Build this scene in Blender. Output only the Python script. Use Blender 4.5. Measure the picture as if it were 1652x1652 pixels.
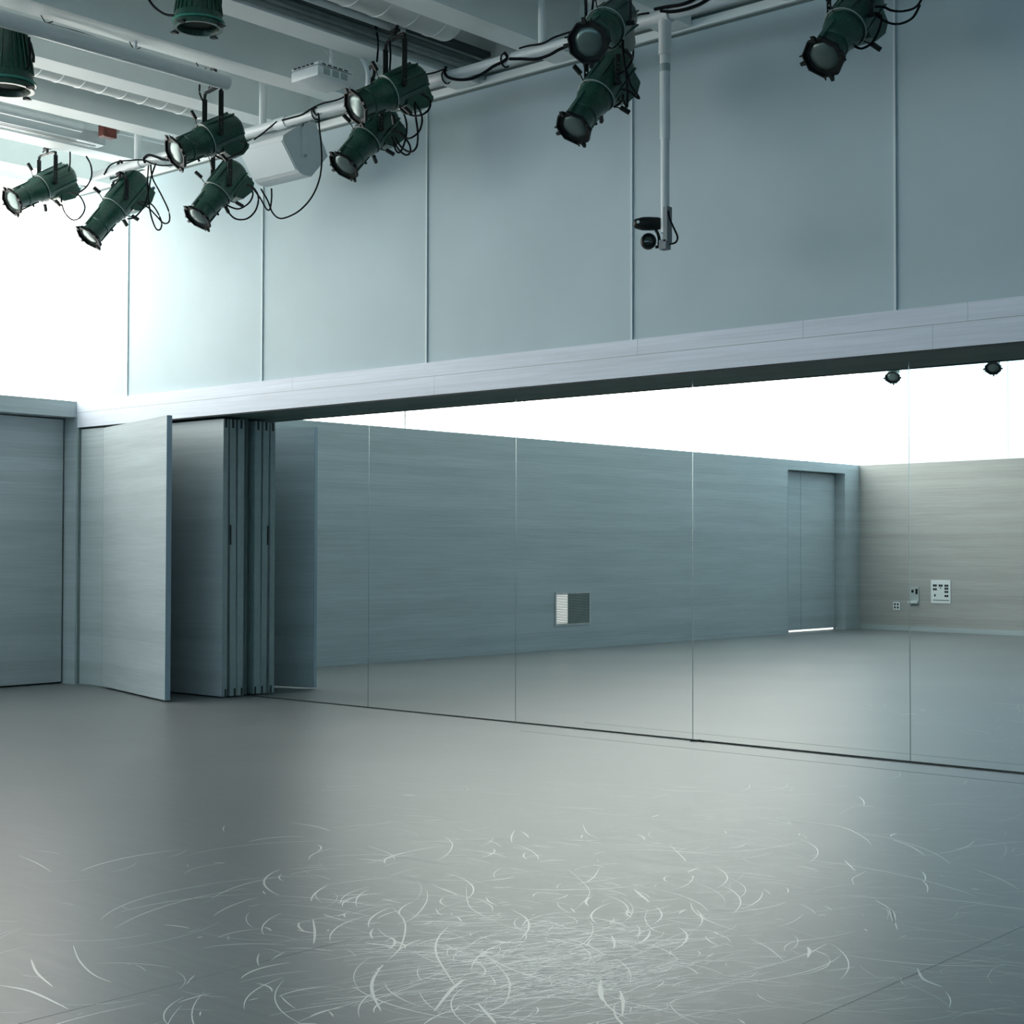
import bpy, bmesh, math, random
from mathutils import Vector, Matrix
for o in list(bpy.data.objects): bpy.data.objects.remove(o)
SC = bpy.context.scene
COL = SC.collection
PI = math.pi
random.seed(7)

# ------------------------------------------------------------------ camera
F, YAW, PIT, ROL = 2480.4, -0.72381, 0.02484, 0.00167
CAM = Vector((14.62366, -10.0656, 1.5))
FW = Vector((math.sin(YAW)*math.cos(PIT), math.cos(YAW)*math.cos(PIT), math.sin(PIT)))
R0 = Vector((math.cos(YAW), -math.sin(YAW), 0)); U0 = R0.cross(FW)
RT = R0*math.cos(ROL) + U0*math.sin(ROL); UP = -R0*math.sin(ROL) + U0*math.cos(ROL)
cd = bpy.data.cameras.new('camera'); cam = bpy.data.objects.new('camera', cd); COL.objects.link(cam)
cd.sensor_fit = 'HORIZONTAL'; cd.sensor_width = 36; cd.lens = F/1652*36; cd.clip_end = 200
cam.matrix_world = Matrix.Translation(CAM) @ Matrix((RT, UP, -FW)).transposed().to_4x4()
SC.camera = cam

# ------------------------------------------------------------------ world, exposure, render quality
w = bpy.data.worlds.new('world'); SC.world = w; w.use_nodes = True
w.node_tree.nodes['Background'].inputs[0].default_value = (0.55, 0.8, 1.0, 1)
w.node_tree.nodes['Background'].inputs[1].default_value = 0.3
SC.view_settings.view_transform = 'Standard'; SC.view_settings.look = 'None'
SC.view_settings.gamma = 1; SC.view_settings.exposure = -0.12; SC.view_settings.use_curve_mapping = False
SC.cycles.use_denoising = True
SC.cycles.max_bounces = 12; SC.cycles.diffuse_bounces = 6; SC.cycles.glossy_bounces = 6
SC.cycles.caustics_reflective = True; SC.cycles.sample_clamp_indirect = 8; SC.cycles.blur_glossy = 0.3

# daylight behind the translucent clerestory glazing (strength of each glazed wall)
L_LEFT = ((1.0, 0.97, 0.90), 8.0)
L_OPP = ((0.44, 0.78, 1.0), 1.8)

# ------------------------------------------------------------------ helpers
def px(u, v):                      # viewing ray of a photo pixel (measuring aid)
    return FW + RT*((u-826)/F) + UP*((826-v)/F)
def aty(u, v, y):
    d = px(u, v); return CAM + d*((y-CAM.y)/d.y)
def atz(u, v, z):
    d = px(u, v); return CAM + d*((z-CAM.z)/d.z)

def tag(o, label=None, cat=None, group=None, kind=None):
    if label: o['label'] = label
    if cat: o['category'] = cat
    if group: o['group'] = group
    if kind: o['kind'] = kind
    return o
def empty(name, loc, rz=0, **k):
    o = bpy.data.objects.new(name, None); COL.objects.link(o); o.location = loc; o.rotation_euler = (0, 0, rz)
    o.empty_display_size = .1
    return tag(o, **k)

class MB:
    """collects shapes into one mesh"""
    def __init__(s): s.bm = bmesh.new()
    def poly(s, vs, fs, M=None):
        b = [s.bm.verts.new((M @ Vector(v)) if M else Vector(v)) for v in vs]
        for f in fs:
            try: s.bm.faces.new([b[i] for i in f])
            except ValueError: pass
        return b
    def box(s, a, b, M=None, bev=0):
        x0, y0, z0 = a; x1, y1, z1 = b
        if bev:
            e = bev
            t = bmesh.new()
            bmesh.ops.create_cube(t, size=1)
            for v in t.verts:
                v.co = Vector(((x0+x1)/2+v.co.x*(x1-x0), (y0+y1)/2+v.co.y*(y1-y0), (z0+z1)/2+v.co.z*(z1-z0)))
            bmesh.ops.bevel(t, geom=list(t.edges), offset=e, segments=2, affect='EDGES', profile=.5)
            t.verts.index_update()
            s.poly([v.co.copy() for v in t.verts], [[v.index for v in f.verts] for f in t.faces], M)
            t.free(); return s
        vs = [(x0,y0,z0),(x1,y0,z0),(x1,y1,z0),(x0,y1,z0),(x0,y0,z1),(x1,y0,z1),(x1,y1,z1),(x0,y1,z1)]
        s.poly(vs, [(0,3,2,1),(4,5,6,7),(0,1,5,4),(1,2,6,5),(2,3,7,6),(3,0,4,7)], M); return s
    def lathe(s, prof, n=20, M=None, flip=False):
        # profile (axial x, radius); axis = +X
        rows = []
        vs = []
        for x, r in prof:
            if r < 1e-6: rows.append([len(vs)]); vs.append((x, 0, 0))
            else:
                rows.append([len(vs)+i for i in range(n)])
                vs += [(x, r*math.cos(2*PI*i/n), r*math.sin(2*PI*i/n)) for i in range(n)]
        fs = []
        for a, b in zip(rows, rows[1:]):
            for i in range(n):
                j = (i+1) % n
                if len(a) == 1 and len(b) == 1: continue
                if len(a) == 1: fs.append((a[0], b[j], b[i]))
                elif len(b) == 1: fs.append((a[i], a[j], b[0]))
                else: fs.append((a[i], a[j], b[j], b[i]))
        s.poly(vs, fs, M); return s
    def cyl(s, p, q, r, n=14, r2=None):
        p = Vector(p); q = Vector(q); d = q-p; L = d.length
        M = Matrix.Translation(p) @ d.to_track_quat('X', 'Z').to_matrix().to_4x4()
        r2 = r if r2 is None else r2
        return s.lathe([(0, 0), (0, r), (L, r2), (L, 0)], n, M)
    def tube(s, pts, r, n=8, smooth=3):
        P = [Vector(p) for p in pts]
        if smooth > 1 and len(P) > 2:
            Q = []
            for i in range(len(P)-1):
                a = P[max(i-1, 0)]; b = P[i]; c = P[i+1]; d = P[min(i+2, len(P)-1)]
                for k in range(smooth):
                    t = k/smooth
                    Q.append(.5*((2*b)+(c-a)*t+(2*a-5*b+4*c-d)*t*t+(3*b-a-3*c+d)*t**3))
            Q.append(P[-1]); P = Q
        rows = []; vs = []; up = Vector((.3, .2, 1))
        for i, p in enumerate(P):
            d = (P[min(i+1, len(P)-1)]-P[max(i-1, 0)]).normalized()
            a = d.cross(up)
            if a.length < 1e-3: a = d.cross(Vector((1, 0, 0)))
            a.normalize(); b = d.cross(a).normalized(); up = -b if False else up
            rows.append([len(vs)+k for k in range(n)])
            vs += [p+a*r*math.cos(2*PI*k/n)+b*r*math.sin(2*PI*k/n) for k in range(n)]
        fs = [(A[k], A[(k+1) % n], B[(k+1) % n], B[k]) for A, B in zip(rows, rows[1:]) for k in range(n)]
        fs += [tuple(rows[0]), tuple(reversed(rows[-1]))]
        s.poly(vs, fs); return s
    def prism(s, prof, axis, a, b, M=None):
        # profile of 2D points extruded along an axis ('x','y','z') from a to b
        n = len(prof)
        def P(c, t):
            return {'x': (t, c[0], c[1]), 'y': (c[0], t, c[1]), 'z': (c[0], c[1], t)}[axis]
        vs = [P(c, a) for c in prof]+[P(c, b) for c in prof]
        fs = [tuple(range(n)), tuple(range(2*n-1, n-1, -1))]+[(i, i+n, (i+1) % n+n, (i+1) % n) for i in range(n)]
        s.poly(vs, fs, M); return s
    def build(s, name, m, parent=None, smooth=False, loc=None, inv=None):
        bmesh.ops.recalc_face_normals(s.bm, faces=s.bm.faces)
        if inv is not None: bmesh.ops.transform(s.bm, matrix=inv, verts=s.bm.verts)
        me = bpy.data.meshes.new(name); s.bm.to_mesh(me); s.bm.free()
        me.materials.append(m)
        o = bpy.data.objects.new(name, me); COL.objects.link(o)
        if smooth:
            me.shade_smooth()
            try: me.set_sharp_from_angle(angle=math.radians(40))
            except Exception: pass
        if parent: o.parent = parent
        if loc is not None: o.location = loc
        return o

def kids(o): return [c for c in bpy.data.objects if c.parent == o]
def struct(mb, name, m, parent=None, label=None, **k):
    o = mb.build(name, m, parent, **k)
    if parent is None: o['kind'] = 'structure'
    if label: o['label'] = label
    return o

# ------------------------------------------------------------------ materials
def mat(name, col=(.5, .5, .5), rough=.5, metal=0., spec=.5, coat=0., var=0.0, vscale=8., bump=0., bscale=60., emit=None, es=0):
    m = bpy.data.materials.new(name); m.use_nodes = True; nt = m.node_tree; N = nt.nodes; Lk = nt.links
    b = N['Principled BSDF']
    b.inputs['Roughness'].default_value = rough; b.inputs['Metallic'].default_value = metal
    b.inputs['Specular IOR Level'].default_value = spec; b.inputs['Coat Weight'].default_value = coat
    tc = N.new('ShaderNodeTexCoord')
    nz = N.new('ShaderNodeTexNoise'); nz.inputs['Scale'].default_value = vscale; nz.inputs['Detail'].default_value = 4
    Lk.new(tc.outputs['Object'], nz.inputs['Vector'])
    cr = N.new('ShaderNodeMapRange'); cr.inputs['From Min'].default_value = .3; cr.inputs['From Max'].default_value = .7
    cr.inputs['To Min'].default_value = 1-var; cr.inputs['To Max'].default_value = 1+var
    Lk.new(nz.outputs['Fac'], cr.inputs['Value'])
    mx = N.new('ShaderNodeVectorMath'); mx.operation = 'SCALE'; mx.inputs[0].default_value = col
    Lk.new(cr.outputs['Result'], mx.inputs['Scale']); Lk.new(mx.outputs['Vector'], b.inputs['Base Color'])
    if bump:
        n2 = N.new('ShaderNodeTexNoise'); n2.inputs['Scale'].default_value = bscale; n2.inputs['Detail'].default_value = 3
        Lk.new(tc.outputs['Object'], n2.inputs['Vector'])
        bp = N.new('ShaderNodeBump'); bp.inputs['Strength'].default_value = bump; bp.inputs['Distance'].default_value = .01
        Lk.new(n2.outputs['Fac'], bp.inputs['Height']); Lk.new(bp.outputs['Normal'], b.inputs['Normal'])
    if emit:
        b.inputs['Emission Color'].default_value = (*emit, 1); b.inputs['Emission Strength'].default_value = es
    return m

def wood(name, col=(.5, .53, .53), board=.14, rough=.5):
    """white-washed boards: streaks along the board, each board a slightly different tone"""
    m = bpy.data.materials.new(name); m.use_nodes = True; nt = m.node_tree; N = nt.nodes; Lk = nt.links
    b = N['Principled BSDF']; b.inputs['Roughness'].default_value = rough; b.inputs['Specular IOR Level'].default_value = .35
    tc = N.new('ShaderNodeTexCoord')
    def mapn(sc):
        mp = N.new('ShaderNodeMapping'); mp.inputs['Scale'].default_value = sc
        Lk.new(tc.outputs['Object'], mp.inputs['Vector']); return mp
    n1 = N.new('ShaderNodeTexNoise'); n1.inputs['Scale'].default_value = 1; n1.inputs['Detail'].default_value = 6; n1.inputs['Roughness'].default_value = .65
    Lk.new(mapn((1.3, 1.3, 55)).outputs[0], n1.inputs['Vector'])
    n3 = N.new('ShaderNodeTexNoise'); n3.inputs['Scale'].default_value = 1; n3.inputs['Detail'].default_value = 3
    Lk.new(mapn((.5, .5, 7)).outputs[0], n3.inputs['Vector'])
    sx = N.new('ShaderNodeSeparateXYZ'); Lk.new(tc.outputs['Object'], sx.inputs[0])
    dv = N.new('ShaderNodeMath'); dv.operation = 'DIVIDE'; dv.inputs[1].default_value = board; Lk.new(sx.outputs['Z'], dv.inputs[0])
    fl = N.new('ShaderNodeMath'); fl.operation = 'FLOOR'; Lk.new(dv.outputs[0], fl.inputs[0])
    wn = N.new('ShaderNodeTexWhiteNoise'); wn.noise_dimensions = '1D'; Lk.new(fl.outputs[0], wn.inputs['W'])
    def mr(src, a, c, lo=.3, hi=.7):
        r = N.new('ShaderNodeMapRange'); r.inputs['From Min'].default_value = lo; r.inputs['From Max'].default_value = hi
        r.inputs['To Min'].default_value = a; r.inputs['To Max'].default_value = c; Lk.new(src, r.inputs['Value']); return r.outputs['Result']
    def mul(a, c):
        r = N.new('ShaderNodeMath'); r.operation = 'MULTIPLY'; Lk.new(a, r.inputs[0]); Lk.new(c, r.inputs[1]); return r.outputs[0]
    k = mul(mul(mr(n1.outputs['Fac'], .90, 1.08), mr(n3.outputs['Fac'], .94, 1.05)), mr(wn.outputs['Value'], .95, 1.04, 0, 1))
    mx = N.new('ShaderNodeVectorMath'); mx.operation = 'SCALE'; mx.inputs[0].default_value = col
    Lk.new(k, mx.inputs['Scale']); Lk.new(mx.outputs['Vector'], b.inputs['Base Color'])
    bp = N.new('ShaderNodeBump'); bp.inputs['Strength'].default_value = .25; bp.inputs['Distance'].default_value = .004
    Lk.new(n1.outputs['Fac'], bp.inputs['Height']); Lk.new(bp.outputs['Normal'], b.inputs['Normal'])
    return m

def floor_mat():
    m = bpy.data.materials.new('dance_vinyl'); m.use_nodes = True; nt = m.node_tree; N = nt.nodes; Lk = nt.links
    b = N['Principled BSDF']; b.inputs['Specular IOR Level'].default_value = .19
    tc = N.new('ShaderNodeTexCoord')
    mp = N.new('ShaderNodeMapping'); mp.inputs['Scale'].default_value = (1.2, 11, 1); mp.inputs['Rotation'].default_value = (0, 0, math.radians(-30))
    Lk.new(tc.outputs['Object'], mp.inputs['Vector'])
    n1 = N.new('ShaderNodeTexNoise'); n1.inputs['Scale'].default_value = 1.6; n1.inputs['Detail'].default_value = 8; n1.inputs['Roughness'].default_value = .7
    Lk.new(mp.outputs[0], n1.inputs['Vector'])
    n2 = N.new('ShaderNodeTexNoise'); n2.inputs['Scale'].default_value = .55; n2.inputs['Detail'].default_value = 3
    Lk.new(tc.outputs['Object'], n2.inputs['Vector'])
    def mr(src, a, c, lo=.3, hi=.7):
        r = N.new('ShaderNodeMapRange'); r.inputs['From Min'].default_value = lo; r.inputs['From Max'].default_value = hi
        r.inputs['To Min'].default_value = a; r.inputs['To Max'].default_value = c; Lk.new(src, r.inputs['Value']); return r.outputs['Result']
    def mul(a, c):
        r = N.new('ShaderNodeMath'); r.operation = 'MULTIPLY'; Lk.new(a, r.inputs[0]); Lk.new(c, r.inputs[1]); return r.outputs[0]
    k = mul(mr(n1.outputs['Fac'], .80, 1.12), mr(n2.outputs['Fac'], .93, 1.07))
    mx = N.new('ShaderNodeVectorMath'); mx.operation = 'SCALE'; mx.inputs[0].default_value = FLOORCOL
    Lk.new(k, mx.inputs['Scale']); Lk.new(mx.outputs['Vector'], b.inputs['Base Color'])
    Lk.new(mr(n1.outputs['Fac'], .33, .39), b.inputs['Roughness'])
    bp = N.new('ShaderNodeBump'); bp.inputs['Strength'].default_value = .02; bp.inputs['Distance'].default_value = .002
    Lk.new(n1.outputs['Fac'], bp.inputs['Height']); Lk.new(bp.outputs['Normal'], b.inputs['Normal'])
    return m

FLOORCOL = (.172, .190, .196)
M_floor = floor_mat()
M_wood = wood('whitewashed_wood', (.42, .485, .51))
M_fascia = wood('whitewashed_fascia_wood', (.66, .72, .82))
M_upper = mat('upper_wall_paint', (.395, .505, .55), .6, var=.04, vscale=1.2)
M_ceil = mat('ceiling_paint', (.66, .74, .75), .7, var=.02)
M_beam = mat('beam_paint', (.80, .86, .86), .6, var=.03, vscale=3)
M_pipe = mat('white_painted_steel', (.62, .68, .70), .35, var=.03)
M_mirror = mat('mirror_glass', (.84, .90, .90), .0, metal=1.)
M_mirror_edge = mat('mirror_edge', (.35, .42, .42), .25, metal=.8)
M_dark = mat('dark_gap', (.02, .03, .03), .7)
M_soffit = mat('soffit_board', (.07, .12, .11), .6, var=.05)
M_slab = mat('panel_edge_paint', (.29, .37, .38), .5, var=.06, vscale=14)
M_green = mat('green_black_enamel', (.005, .058, .038), .34, var=.45, vscale=60, bump=.25, bscale=200, coat=.2)
M_black = mat('black_steel', (.008, .012, .013), .5, spec=.25, var=.1)
M_cable = mat('black_rubber', (.005, .007, .009), .8, spec=.1)
M_alu = mat('bare_metal', (.55, .58, .58), .4, metal=.7, var=.1)
M_lens = mat('lens_glass', (.11, .16, .155), .28, metal=.5)
M_blue = mat('blue_plug', (.05, .09, .16), .4)
M_white = mat('white_plastic', (.70, .76, .78), .4, var=.02)
M_spk = mat('speaker_grey_white', (.60, .66, .68), .5, var=.03, bump=.1, bscale=300)
M_duct = mat('white_duct', (.66, .70, .69), .5, var=.04, vscale=5)
M_cond = mat('grey_conduit', (.16, .20, .20), .45, var=.1)
M_red = mat('dark_red_plastic', (.10, .014, .008), .5, var=.25, vscale=40)
M_scuff = None
def glow(name, col, st):
    m = bpy.data.materials.new(name); m.use_nodes = True; b = m.node_tree.nodes['Principled BSDF']
    b.inputs['Base Color'].default_value = (.8, .82, .82, 1); b.inputs['Roughness'].default_value = .5
    b.inputs['Emission Color'].default_value = (*col, 1); b.inputs['Emission Strength'].default_value = st
    return m

# ------------------------------------------------------------------ plan of the room
YF = -.44                       # face of the fascia / closed panels on the mirror side
ZB, ZT, ZC = 2.86, 3.152, 5.5   # fascia underside, wainscot top, clerestory top
ZR = 6.3                        # ceiling slab
A1 = .022; P1 = Vector((-.38, -.44)); T1 = Vector((math.sin(A1), -math.cos(A1))); N1 = Vector((math.cos(A1), math.sin(A1)))
A2 = .10; P2 = Vector((0, -16.65)); T2 = Vector((math.cos(A2), math.sin(A2))); N2 = Vector((-math.sin(A2), math.cos(A2)))
def LM():   # local (along, into room, z) -> world, left wall
    return Matrix(((T1.x, N1.x, 0, P1.x), (T1.y, N1.y, 0, P1.y), (0, 0, 1, 0), (0, 0, 0, 1)))
def OM():
    return Matrix(((T2.x, N2.x, 0, P2.x), (T2.y, N2.y, 0, P2.y), (0, 0, 1, 0), (0, 0, 0, 1)))
ML, MO = LM(), OM()
XR = 20.5

# floor with vinyl seams
fl = struct(MB().box((-2, -18.5, -.12), (XR+.6, 1.2, 0)), 'floor', M_floor)
sm = MB()
for x, y1 in ((12.06, -3.2), (10.21, -6.0)):
    sm.box((x-.0016, -15.5, 0), (x+.0016, y1, .0005))
MB().box((6.2, -.426, 0), (18.9, -.417, .0008)).build('vinyl_seam', mat('edge_seam_line', (.06, .07, .07), .5), fl)
sm.build('vinyl_seam', mat('seam_line', (.19, .23, .235), .5), fl)

# mirror-side wall: carcass behind mirrors, upper wall, fascia, soffit
struct(MB().box((-1.2, .06, -.02), (XR+.6, .3, 3.3)).box((-1.2, -.385, ZT-.05), (XR+.6, .3, 6.28)), 'wall_back', M_upper)
fa = MB()
fa.box((-.40, YF, ZB), (XR, -.385, 3.024)).box((-.40, YF, 3.028), (XR, -.385, ZT))
fa.box((-.40, YF+.004, ZB+.01), (XR, -.37, ZT-.002))
f = struct(fa, 'trim_1', M_fascia)
MB().box((-.40, YF-.0004, 3.0235), (XR, YF+.002, 3.0285)).build('board_joint', M_slab, f)
g = MB()
for x, z0, z1 in ((7.42, 3.028, ZT), (10.15, 3.028, ZT), (8.9, 3.028, ZT), (5.2, ZB, 3.024), (3.3, 3.028, ZT), (12.6, ZB, 3.024), (9.9, ZB, 3.024)):
    g.box((x, YF-.0006, z0), (x+.003, YF, z1))
g.build('board_joint', M_slab, f)
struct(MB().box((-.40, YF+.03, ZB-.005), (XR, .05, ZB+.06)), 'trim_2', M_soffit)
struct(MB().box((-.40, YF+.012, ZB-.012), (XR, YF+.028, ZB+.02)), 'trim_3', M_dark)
# vertical cover strips on the upper wall
g = MB()
for k in range(9):
    x = .516+2.272*k
    g.box((x-.009, -.400, ZT-.02), (x+.009, -.38, ZC-.03), bev=.002)
struct(g, 'trim_4', mat('cover_strip', (.56, .65, .68), .45))
# stepped cornice
struct(MB().box((-.5, -.44, ZC+.09), (XR, -.37, ZC+.75)).box((-.5, -.42, ZC-.01), (XR, -.37, ZC+.055)), 'trim_5', M_beam)
struct(MB().box((-.5, -.39, ZC-.03), (XR, -.375, ZC+.1)), 'trim_6', mat('cornice_recess_shade', (.10, .14, .14), .7))  # shadow lines of the cornice gaps, put in as a dark colour

# narrow closing panel by the corner, swing door, pocket
g = MB().box((-.315, YF+.022, .012), (.115, YF+.05, ZB-.022))
struct(g, 'wall_panel', M_wood, label='narrow fixed wood panel in the corner beside the swing door')
bpy.data.objects['wall_panel'].name = 'wall_right_of_corner'
pk = MB().box((-.40, YF+.004, 0), (-.345, -.2, ZB)).box((-.34, YF+.03, 0), (.2, YF+.06, .012))
pk.box((-.40, -.05, 0), (2.03, .055, ZB)).box((-.40, YF+.04, 0), (.21, -.1, .01))
struct(pk, 'trim_7', M_slab)
struct(MB().box((-.40, YF+.055, .012), (.215, YF+.07, ZB)), 'gap_shade_backing', M_dark)  # dark sheet standing in for the shade in the gaps round the panel
struct(MB().box((.112, YF+.021, .012), (.140, YF+.06, ZB-.02)), 'gap_shade_strip', M_dark)  # added dark strip, paints the shade of the gap beside the door
ang = math.atan2(-.5, 1.84); Ld = 1.907
d1 = empty('door_1', (.215, -.452, 0), ang, kind='structure')
d1['label'] = 'tall whitewashed swing door standing ajar over the folding panel pocket'
MB().box((0, -.03, .02), (Ld, .025, 2.825)).build('door_leaf', M_wood, d1)
MB().box((Ld, -.03, .02), (Ld+.006, .025, 2.825)).build('edge_strip', mat('door_edge', (.26, .36, .44), .4), d1)
g = MB()
for z in (.25, 1.4, 2.6): g.cyl((-.004, -.012, z-.06), (-.004, -.012, z+.06), .008, 10)
g.build('hinge', M_alu, d1)

# three stacked folding panels
for i, (y0, y1, lean, x0, lab) in enumerate([
        (-.337, -.275, 0, .62, 'front whitewashed folding panel of the stack behind the swing door'),
        (-.255, -.180, .022, .66, 'middle folding panel of the stack, leaning slightly at its foot'),
        (-.152, -.069, .0, .70, 'rear folding panel of the stack, nearest the mirror')]):
    t = empty('folding_panel', (2.12, (y0+y1)/2, 0), 0, label=lab, cat='wall panel', group='folding panels stacked in the pocket')
    h = (y1-y0)/2
    def leanM(l): return Matrix(((1, 0, 0, 0), (0, 1, -l/2.8, l), (0, 0, 1, 0), (0, 0, 0, 1)))
    MM = leanM(lean)
    MB().box((x0-2.12, -h, .015), (-.006, h, 2.83), MM).build('panel_leaf', M_wood if i == 0 else M_slab, t)
    MB().box((-.006, -h, .015), (0, h, 2.83), MM).build('edge_strip', M_slab, t)
    MB().box((-.004, -.012, 2.74), (.002, .012, 2.83), MM).build('top_pivot', M_dark, t)
    MB().box((-.004, h-.03, .015), (.002, h-.008, .09), MM).build('floor_bolt', M_dark, t)
    if i == 1:
        MB().box((-.004, -h-.004, 1.55), (.006, -h+.012, 1.75), MM).build('pull', M_dark, t)

# mirrors
X0, WM = 2.044, 1.864
mir = None
wh = ['leftmost', 'second', 'third', 'fourth', 'fifth']
ml = {0: 'mirror panel at the left end, next to the stacked folding panels',
      1: 'mirror panel second from the folding panels, showing bare wood wall',
      2: 'mirror panel that reflects the square wall grille',
      3: 'mirror panel that reflects the recessed double doors and the far corner',
      4: 'mirror panel at the right edge, reflecting the control plate on the far wall'}
for k in range(9):
    xa = X0+WM*k
    t = empty('mirror_panel', (xa+WM/2, .02, 0), 0, cat='mirror', group='floor to soffit mirrors along the wall')
    t['label'] = ml.get(k, 'mirror panel beyond the right edge of the view')
    MB().box((-WM/2+.004, -.02, .012), (WM/2-.004, .012, ZB-.005)).build('mirror_glass', M_mirror, t)
    MB().box((WM/2-.0035, -.0185, .012), (WM/2+.0035, .012, ZB-.005)).build('edge_strip', M_mirror_edge, t)
struct(MB().box((X0, .0, 0), (18.9, .05, .012)), 'trim_8', M_dark)

# left wall: wainscot with two door recesses, baseboard, clerestory glazing
REC = [(.0, 2.35), (13.68, 15.68)]
Lw = MB()
Lw.box((2.35, -.20, 0), (13.68, 0, ZT), ML).box((15.68, -.20, 0), (16.3, 0, ZT), ML)
for a, b in REC: Lw.box((a-.02, -.20, 2.975), (b, 0, ZT), ML)
Lw.box((-.2, -.5, 0), (16.6, -.32, ZT), ML)
Lw.box((-.2, -.5, ZT-.06), (16.6, -.20, ZT-.002), ML)
LWo = struct(Lw, 'wall_left', M_wood)
struct(MB().box((-.02, -.23, 0), (.005, .015, 2.975), ML).box((2.345, -.22, 0), (2.36, .004, 2.975), ML).box((15.67, -.22, 0), (15.69, .004, 2.975), ML).box((13.67, -.22, 0), (13.69, .004, 2.975), ML), 'trim_9', M_wood)
struct(MB().box((0, 0, 3.03), (16.2, .0008, 3.034), ML), 'trim_10', M_slab)
struct(MB().box((2.36, 0, 0), (13.67, .012, .09), ML), 'baseboard_left', M_wood)
struct(MB().box((-.05, -.20, ZC), (16.6, .03, ZR), ML), 'wall_left_top', M_beam)
bpy.data.objects['wall_left_top'].name = 'trim_11'
# near doors (recessed pair) and far doors
d2 = empty('door_2', (P1.x+T1.x*1.2+N1.x*-.2, P1.y+T1.y*1.2, 0), kind='structure')
inv = Matrix.Translation(-d2.location)
MB().box((.03, -.26, .02), (1.17, -.21, 2.96), ML).build('door_leaf', M_wood, d2, inv=inv)
MB().box((1.176, -.26, .02), (2.34, -.21, 2.96), ML).build('door_leaf', M_wood, d2, inv=inv)
MB().box((.0, -.30, 0), (2.35, -.262, 2.97), ML).build('door_backing', M_dark, d2, inv=inv)
d3 = empty('door_3', (P1.x+T1.x*14.7, P1.y+T1.y*14.7, 0), kind='structure')
inv = Matrix.Translation(-d3.location)
MB().box((13.69, -.26, .035), (14.44, -.21, 2.96), ML).build('door_leaf', M_wood, d3, inv=inv)
MB().box((14.452, -.26, .035), (15.66, -.21, 2.96), ML).build('door_leaf', M_wood, d3, inv=inv)
MB().box((13.69, -.262, .002), (15.66, -.255, .035), ML).build('daylight_gap', glow('daylight_under_door', (1, .97, .9), 1.6), d3, inv=inv)

# clerestory panes, left wall and opposite wall; thin white bars between them
wn = 0
def pane(M, a, b, col, st, back=.0):
    global wn
    wn += 1
    o = MB().box((a, -.07, ZT), (b, -.04, ZC), M).build('window_%d' % wn, glow('daylit_glazing_%d' % wn, col, st))
    o['kind'] = 'structure'
sl = [-.05, 1.95, 4.2, 6.62, 9.3, 11.7, 14.4, 16.6]
for i, (a, b) in enumerate(zip(sl, sl[1:])):
    pane(ML, a+.012, b-.012, L_LEFT[0], L_LEFT[1]*(.85, .85, .9, .95, 1.0, 1.0, .7)[i])
g = MB()
for a in sl[1:-1]: g.box((a-.012, -.08, ZT), (a+.012, -.035, ZC), ML)
g.box((-.05, -.08, ZT-.01), (16.3, -.002, ZT+.004), ML)
struct(g, 'trim_12', mat('glazing_bar', (.8, .82, .82), .4, emit=(1, 1, 1), es=.0))
so = [-.3, .74+.0, 3.1, 5.4, 7.7, 10, 12.3, 14.6, 16.9, 19.2, 21.5]
for a, b in zip(so, so[1:]): pane(MO, a+.012, b-.012, L_OPP[0], L_OPP[1])
g = MB()
for a in so[1:-1]: g.box((a-.012, -.08, ZT), (a+.012, -.035, ZC), MO)
g.box((-.1, -.08, ZT-.01), (21.5, -.002, ZT+.004), MO)
struct(g, 'trim_13', bpy.data.materials['glazing_bar'])
struct(MB().box((-.6, -.3, 0), (21.5, 0, ZT-.005), MO), 'wall_front', wood('opposite_wall_wood', (.37, .38, .37)))
struct(MB().box((-.6, -.3, ZC), (21.5, .02, ZR), MO), 'trim_14', M_beam)
struct(MB().box((0, 0, 0), (20.3, .012, .09), MO), 'baseboard_front', M_wood)
struct(MB().box((XR, -18.5, 0), (XR+.3, .3, ZR)), 'wall_right', M_wood)

# ceiling slab with concrete beams
ce = struct(MB().box((-1.5, -18.5, ZR), (XR+.6, .4, ZR+.2)), 'ceiling', M_ceil)
for k in range(19):
    xc = .10+1.1*k
    wb = .135 if k else .13
    MB().box((xc-wb, -17.0 if xc < 2 else -16.65+.1*xc, ZC), (xc+wb, -.44, ZR)).build('ceiling_beam', M_beam, ce)

# vent grille on the left wall
def wallthing(name, M, s, z, **k):
    p = M @ Vector((s, 0, z)); t = empty(name, p, 0, **k); t.rotation_euler = M.to_euler(); return t
v = wallthing('wall_grille', ML, 7.68, .36, label='square metal wall grille seen in the mirror, its left third lit from behind', cat='vent')
a, b = -.42, .42
MB().box((a, 0, 0), (b, .012, .03)).box((a, 0, .48), (b, .012, .51)).box((a, 0, .03), (a+.035, .012, .48)).box((b-.035, 0, .03), (b, .012, .48)).build('frame', M_alu, v)
g = MB()
for i in range(18): g.box((a+.035, .003, .043+i*.0245), (b-.035, .009, .054+i*.0245))
g.build('louvre', M_slab, v)
MB().box((a+.035, .0005, .03), (b-.035, .002, .48)).build('backing', mat('brown_backing', (.09, .085, .05), .6, var=.4, vscale=5), v)
MB().box((a+.045, .002, .035), (a+.30, .0028, .475)).build('lit_opening', glow('lit_room_beyond', (1, .9, .82), .9), v)

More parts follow.
